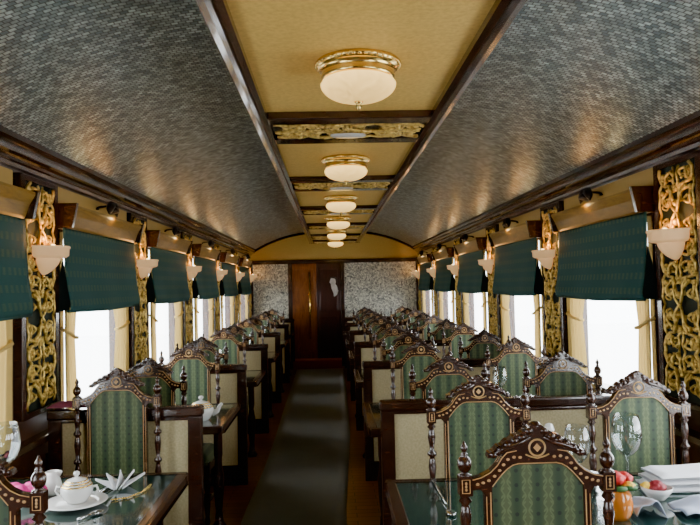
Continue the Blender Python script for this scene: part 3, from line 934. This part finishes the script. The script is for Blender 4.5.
# --- nearest right table
g = on_y(626, 478, 2.80); rg = glass.put((on_z(622,484,TZ).x+.01, 2.78, TZ), 0, 'tall clear wine glass before the window chair of nearest right table', 'wine glasses')
glass.put((.985, 2.74, TZ), 0, 'wine glass just behind the darkest foreground chair back', 'wine glasses')
r = thing('table_shaker', 'slim white shaker behind the dark foreground chair crest', 'shaker', (.905, 2.84, TZ))
b = MB(); b.lathe([(0,0),(.024,0),(.027,.03),(.018,.13),(.016,.19),(.020,.215)], seg=16); b.build('body', M['porcelain'], r)
b = MB(); b.lathe([(.020,.215),(.022,.23),(.015,.250),(0,.256)], seg=16); b.build('cap', M['porcelain'], r)
v0 = (1.03, 2.30, TZ)
r = thing('flower_vase', 'orange glass vase of red flowers right of the dark foreground chair', 'vase', (on_y(618,486,2.42).x, 2.42, TZ))
b = MB(); b.lathe([(0,0),(.034,0),(.045,.02),(.05,.05),(.044,.085),(.034,.105),(.040,.12),(.036,.12),(0,.08)], seg=22); b.build('body', M['candy'], r)
for dx, dy, dz, rr, mt in ((-.015,0,.135,.040,'red'),(.028,.02,.13,.034,'red'),(.0,.04,.12,.03,'red'),(.03,-.02,.115,.024,'yellow')):
    flower(MB(), (dx,dy,dz), rr).build('flower', M[mt], r)
b = MB()
for i in range(7):
    a = i*.9; b.ball((.045*math.cos(a), .045*math.sin(a), .115), .028, 8, 5, 1, .5, .35)
b.build('leaf', M['leaf'], r)
# stacked folded napkins
base = T(676, 488)
for i in range(3):
    b = MB(); hgt = .020
    def nf(u, v, i=i):
        x = (u-.5)*.34; y = (v-.5)*.17
        e = min(1, min(u,1-u)/.10)*min(1, min(v,1-v)/.16)
        return (x, y, hgt*(.25+.75*math.sin(min(1,e)*PI/2)) + .008*math.sin(u*5+i*1.3)*math.sin(v*3))
    b.grid(nf, 22, 12); b.grid(lambda u, v: ((u-.5)*.34, (v-.5)*.17, 0), 2, 2)
    o = b.build('folded_napkin', M['linen'])
    tag(o, 'white folded napkin on nearest right table, %s of the stack' % ('bottom', 'middle', 'top')[i], 'napkin', 'stacked white napkins')
    o.location = (base[0]+.05+.012*i, base[1]+.02, TZ+.001+.027*i); o.rotation_euler = (0,0,-.05+.06*i)
r = thing('sauce_bowl', 'small white bowl in front of the stacked napkins', 'bowl', T(657, 499))
b = MB(); b.lathe([(0,0),(.030,0),(.034,.006),(.052,.028),(.060,.048),(.056,.048),(.046,.026),(0,.010)], seg=24); b.build('bowl_body', M['porcelain'], r)
b = flower(MB(), (0,0,.042), .036); b.build('blossom', M['crimson'], r)
b = flower(MB(), (-.035,.01,.046), .022); b.build('blossom', M['yellow'], r)
r = thing('draped_napkin', 'pale blue napkin draped on nearest right table beside the red flowers', 'napkin', (on_z(638,512,TZ).x+.018, on_z(638,512,TZ).y, TZ+.003))
b = MB(); b.grid(lambda u, v: ((u-.5)*.11+.02*v, (v-.5)*.15, .006+.05*math.sin(u*PI)*(1-v*.7)+.010*math.sin(u*11+v*4)), 16, 12)
b.build('folds', M['lilac_linen'], r, solid=.003)
r = thing('draped_napkin', 'pale blue napkin at the right frame edge below the napkin stack', 'napkin', (on_z(693,512,TZ).x+.03, on_z(693,512,TZ).y, TZ+.003))
b = MB(); b.grid(lambda u, v: ((u-.5)*.18, (v-.5)*.14, .008+.04*math.sin(u*PI)*math.sin(v*PI)+.008*math.sin(u*9+v*6)), 16, 12)
b.build('folds', M['lilac_linen'], r, solid=.003)
r = thing('tumbler', 'clear tumbler left of the orange vase, half behind the dark post', 'glass', (on_z(594,520,TZ).x-.04, 2.30, TZ))
b = MB(); b.lathe([(0,.004),(.03,.004),(.036,.10),(.034,.10),(.028,.01),(0,.01)], seg=20); b.build('tumbler_body', M['glass'], r)
cutlery('table_knife', 'silver knife on the nearest right table by the aisle', V3(431,478), V3(456,523))

# --- further tables
gx = {1: [(on_y(500,380,4.72).x, 4.72), (1.52, 4.55)]}
teapot_like('teapot', 'white porcelain teapot on the second left table', 'teapot', (on_y(201,402,4.45).x, 4.45, TZ), 1.05, True)
for k in range(1, 6):
    yb = 2.49 + D*k
    spots = gx.get(k, [(.98, yb+.20), (1.45, yb+.22), (.62, yb+.24)])
    for i, (x, y) in enumerate(spots):
        if k == 1: lab = ('tall wine glass near the aisle side of the second right table', 'wine glass nearer the window on the second right table')[i]
        else: lab = 'wine glass on the %s right table, %s of its three' % (NEAR[k], ('middle one', 'window one', 'aisle one')[i])
        glass.put((x, y, TZ), 0, lab, 'wine glasses')
    napkin.put((1.25, yb-.02, TZ), .3, 'white fan folded napkin on the window side of the %s right table' % NEAR[k], 'fan folded napkins')
    plate.put((.80 if k > 1 else on_y(515,398,4.62).x, yb-.05 if k > 1 else yb+.16, TZ), 0, 'white plate on the %s right table' % NEAR[k], 'white plates')
    yl = 2.71 + D*k
    if k > 1: glass.put((-1.05, yl+.1, TZ), 0, 'wine glass on the %s left table' % NEAR[k], 'wine glasses')
    napkin.put((-.92 if k > 1 else -1.32, yl-.26, TZ), -.3, 'white fan folded napkin on the %s left table' % NEAR[k], 'fan folded napkins')

napkin.root.scale = (1,1,.62)
lg.scale = (1.15,1.15,1.15); rg.scale = (1.15,1.15,1.12)
# ---------------------------------------------------------------- runner
edge = [(-2.2,-.62,.06),(2,-.64,.06),(3.5,-.64,.06),(5,-.635,.09),(6,-.61,.13),(7.4,-.61,.19),(9,-.63,.21),(11,-.64,.235),(13.2,-.66,.235)]
b = MB()
vs, fs = [], []
for y, x0, x1 in edge:
    for i in range(9): vs.append((x0+(x1-x0)*i/8, y, .012))
for j in range(len(edge)-1):
    for i in range(8): fs.append((j*9+i, j*9+i+1, (j+1)*9+i+1, (j+1)*9+i))
b._add(vs, fs, True)
o = tag(b.build('carpet_runner', M['carpet'], solid=.012), 'grey green carpet runner down the centre aisle', 'carpet')

# ---------------------------------------------------------------- light
w = bpy.data.worlds.new('world'); scn.world = w; w.use_nodes = True
bg = w.node_tree.nodes.get('Background') or w.node_tree.nodes.new('ShaderNodeBackground')
bg.inputs[0].default_value = (.93,.97,1.0,1); bg.inputs[1].default_value = 17.0
for x, s in ((XL, 1), (XR, -1)):
    for y in PIL[s][:-1]:
        l = bpy.data.lights.new('window_portal', 'AREA'); l.shape = 'RECTANGLE'; l.size = Z_HEAD-Z_SILL; l.size_y = PD[s]-2*WOP
        l.cycles.is_portal = True
        o = bpy.data.objects.new('window_portal', l); COL.objects.link(o)
        o.location = (x-s*.09, y+PD[s]/2, (Z_HEAD+Z_SILL)/2); o.rotation_euler = (0, -s*PI/2, 0)
scn.cycles.use_denoising = True
scn.cycles.max_bounces = 10; scn.cycles.transparent_max_bounces = 24
scn.cycles.sample_clamp_indirect = 6.0
scn.view_settings.view_transform = 'AgX'
scn.view_settings.look = 'AgX - Punchy'
scn.view_settings.exposure = 0.30
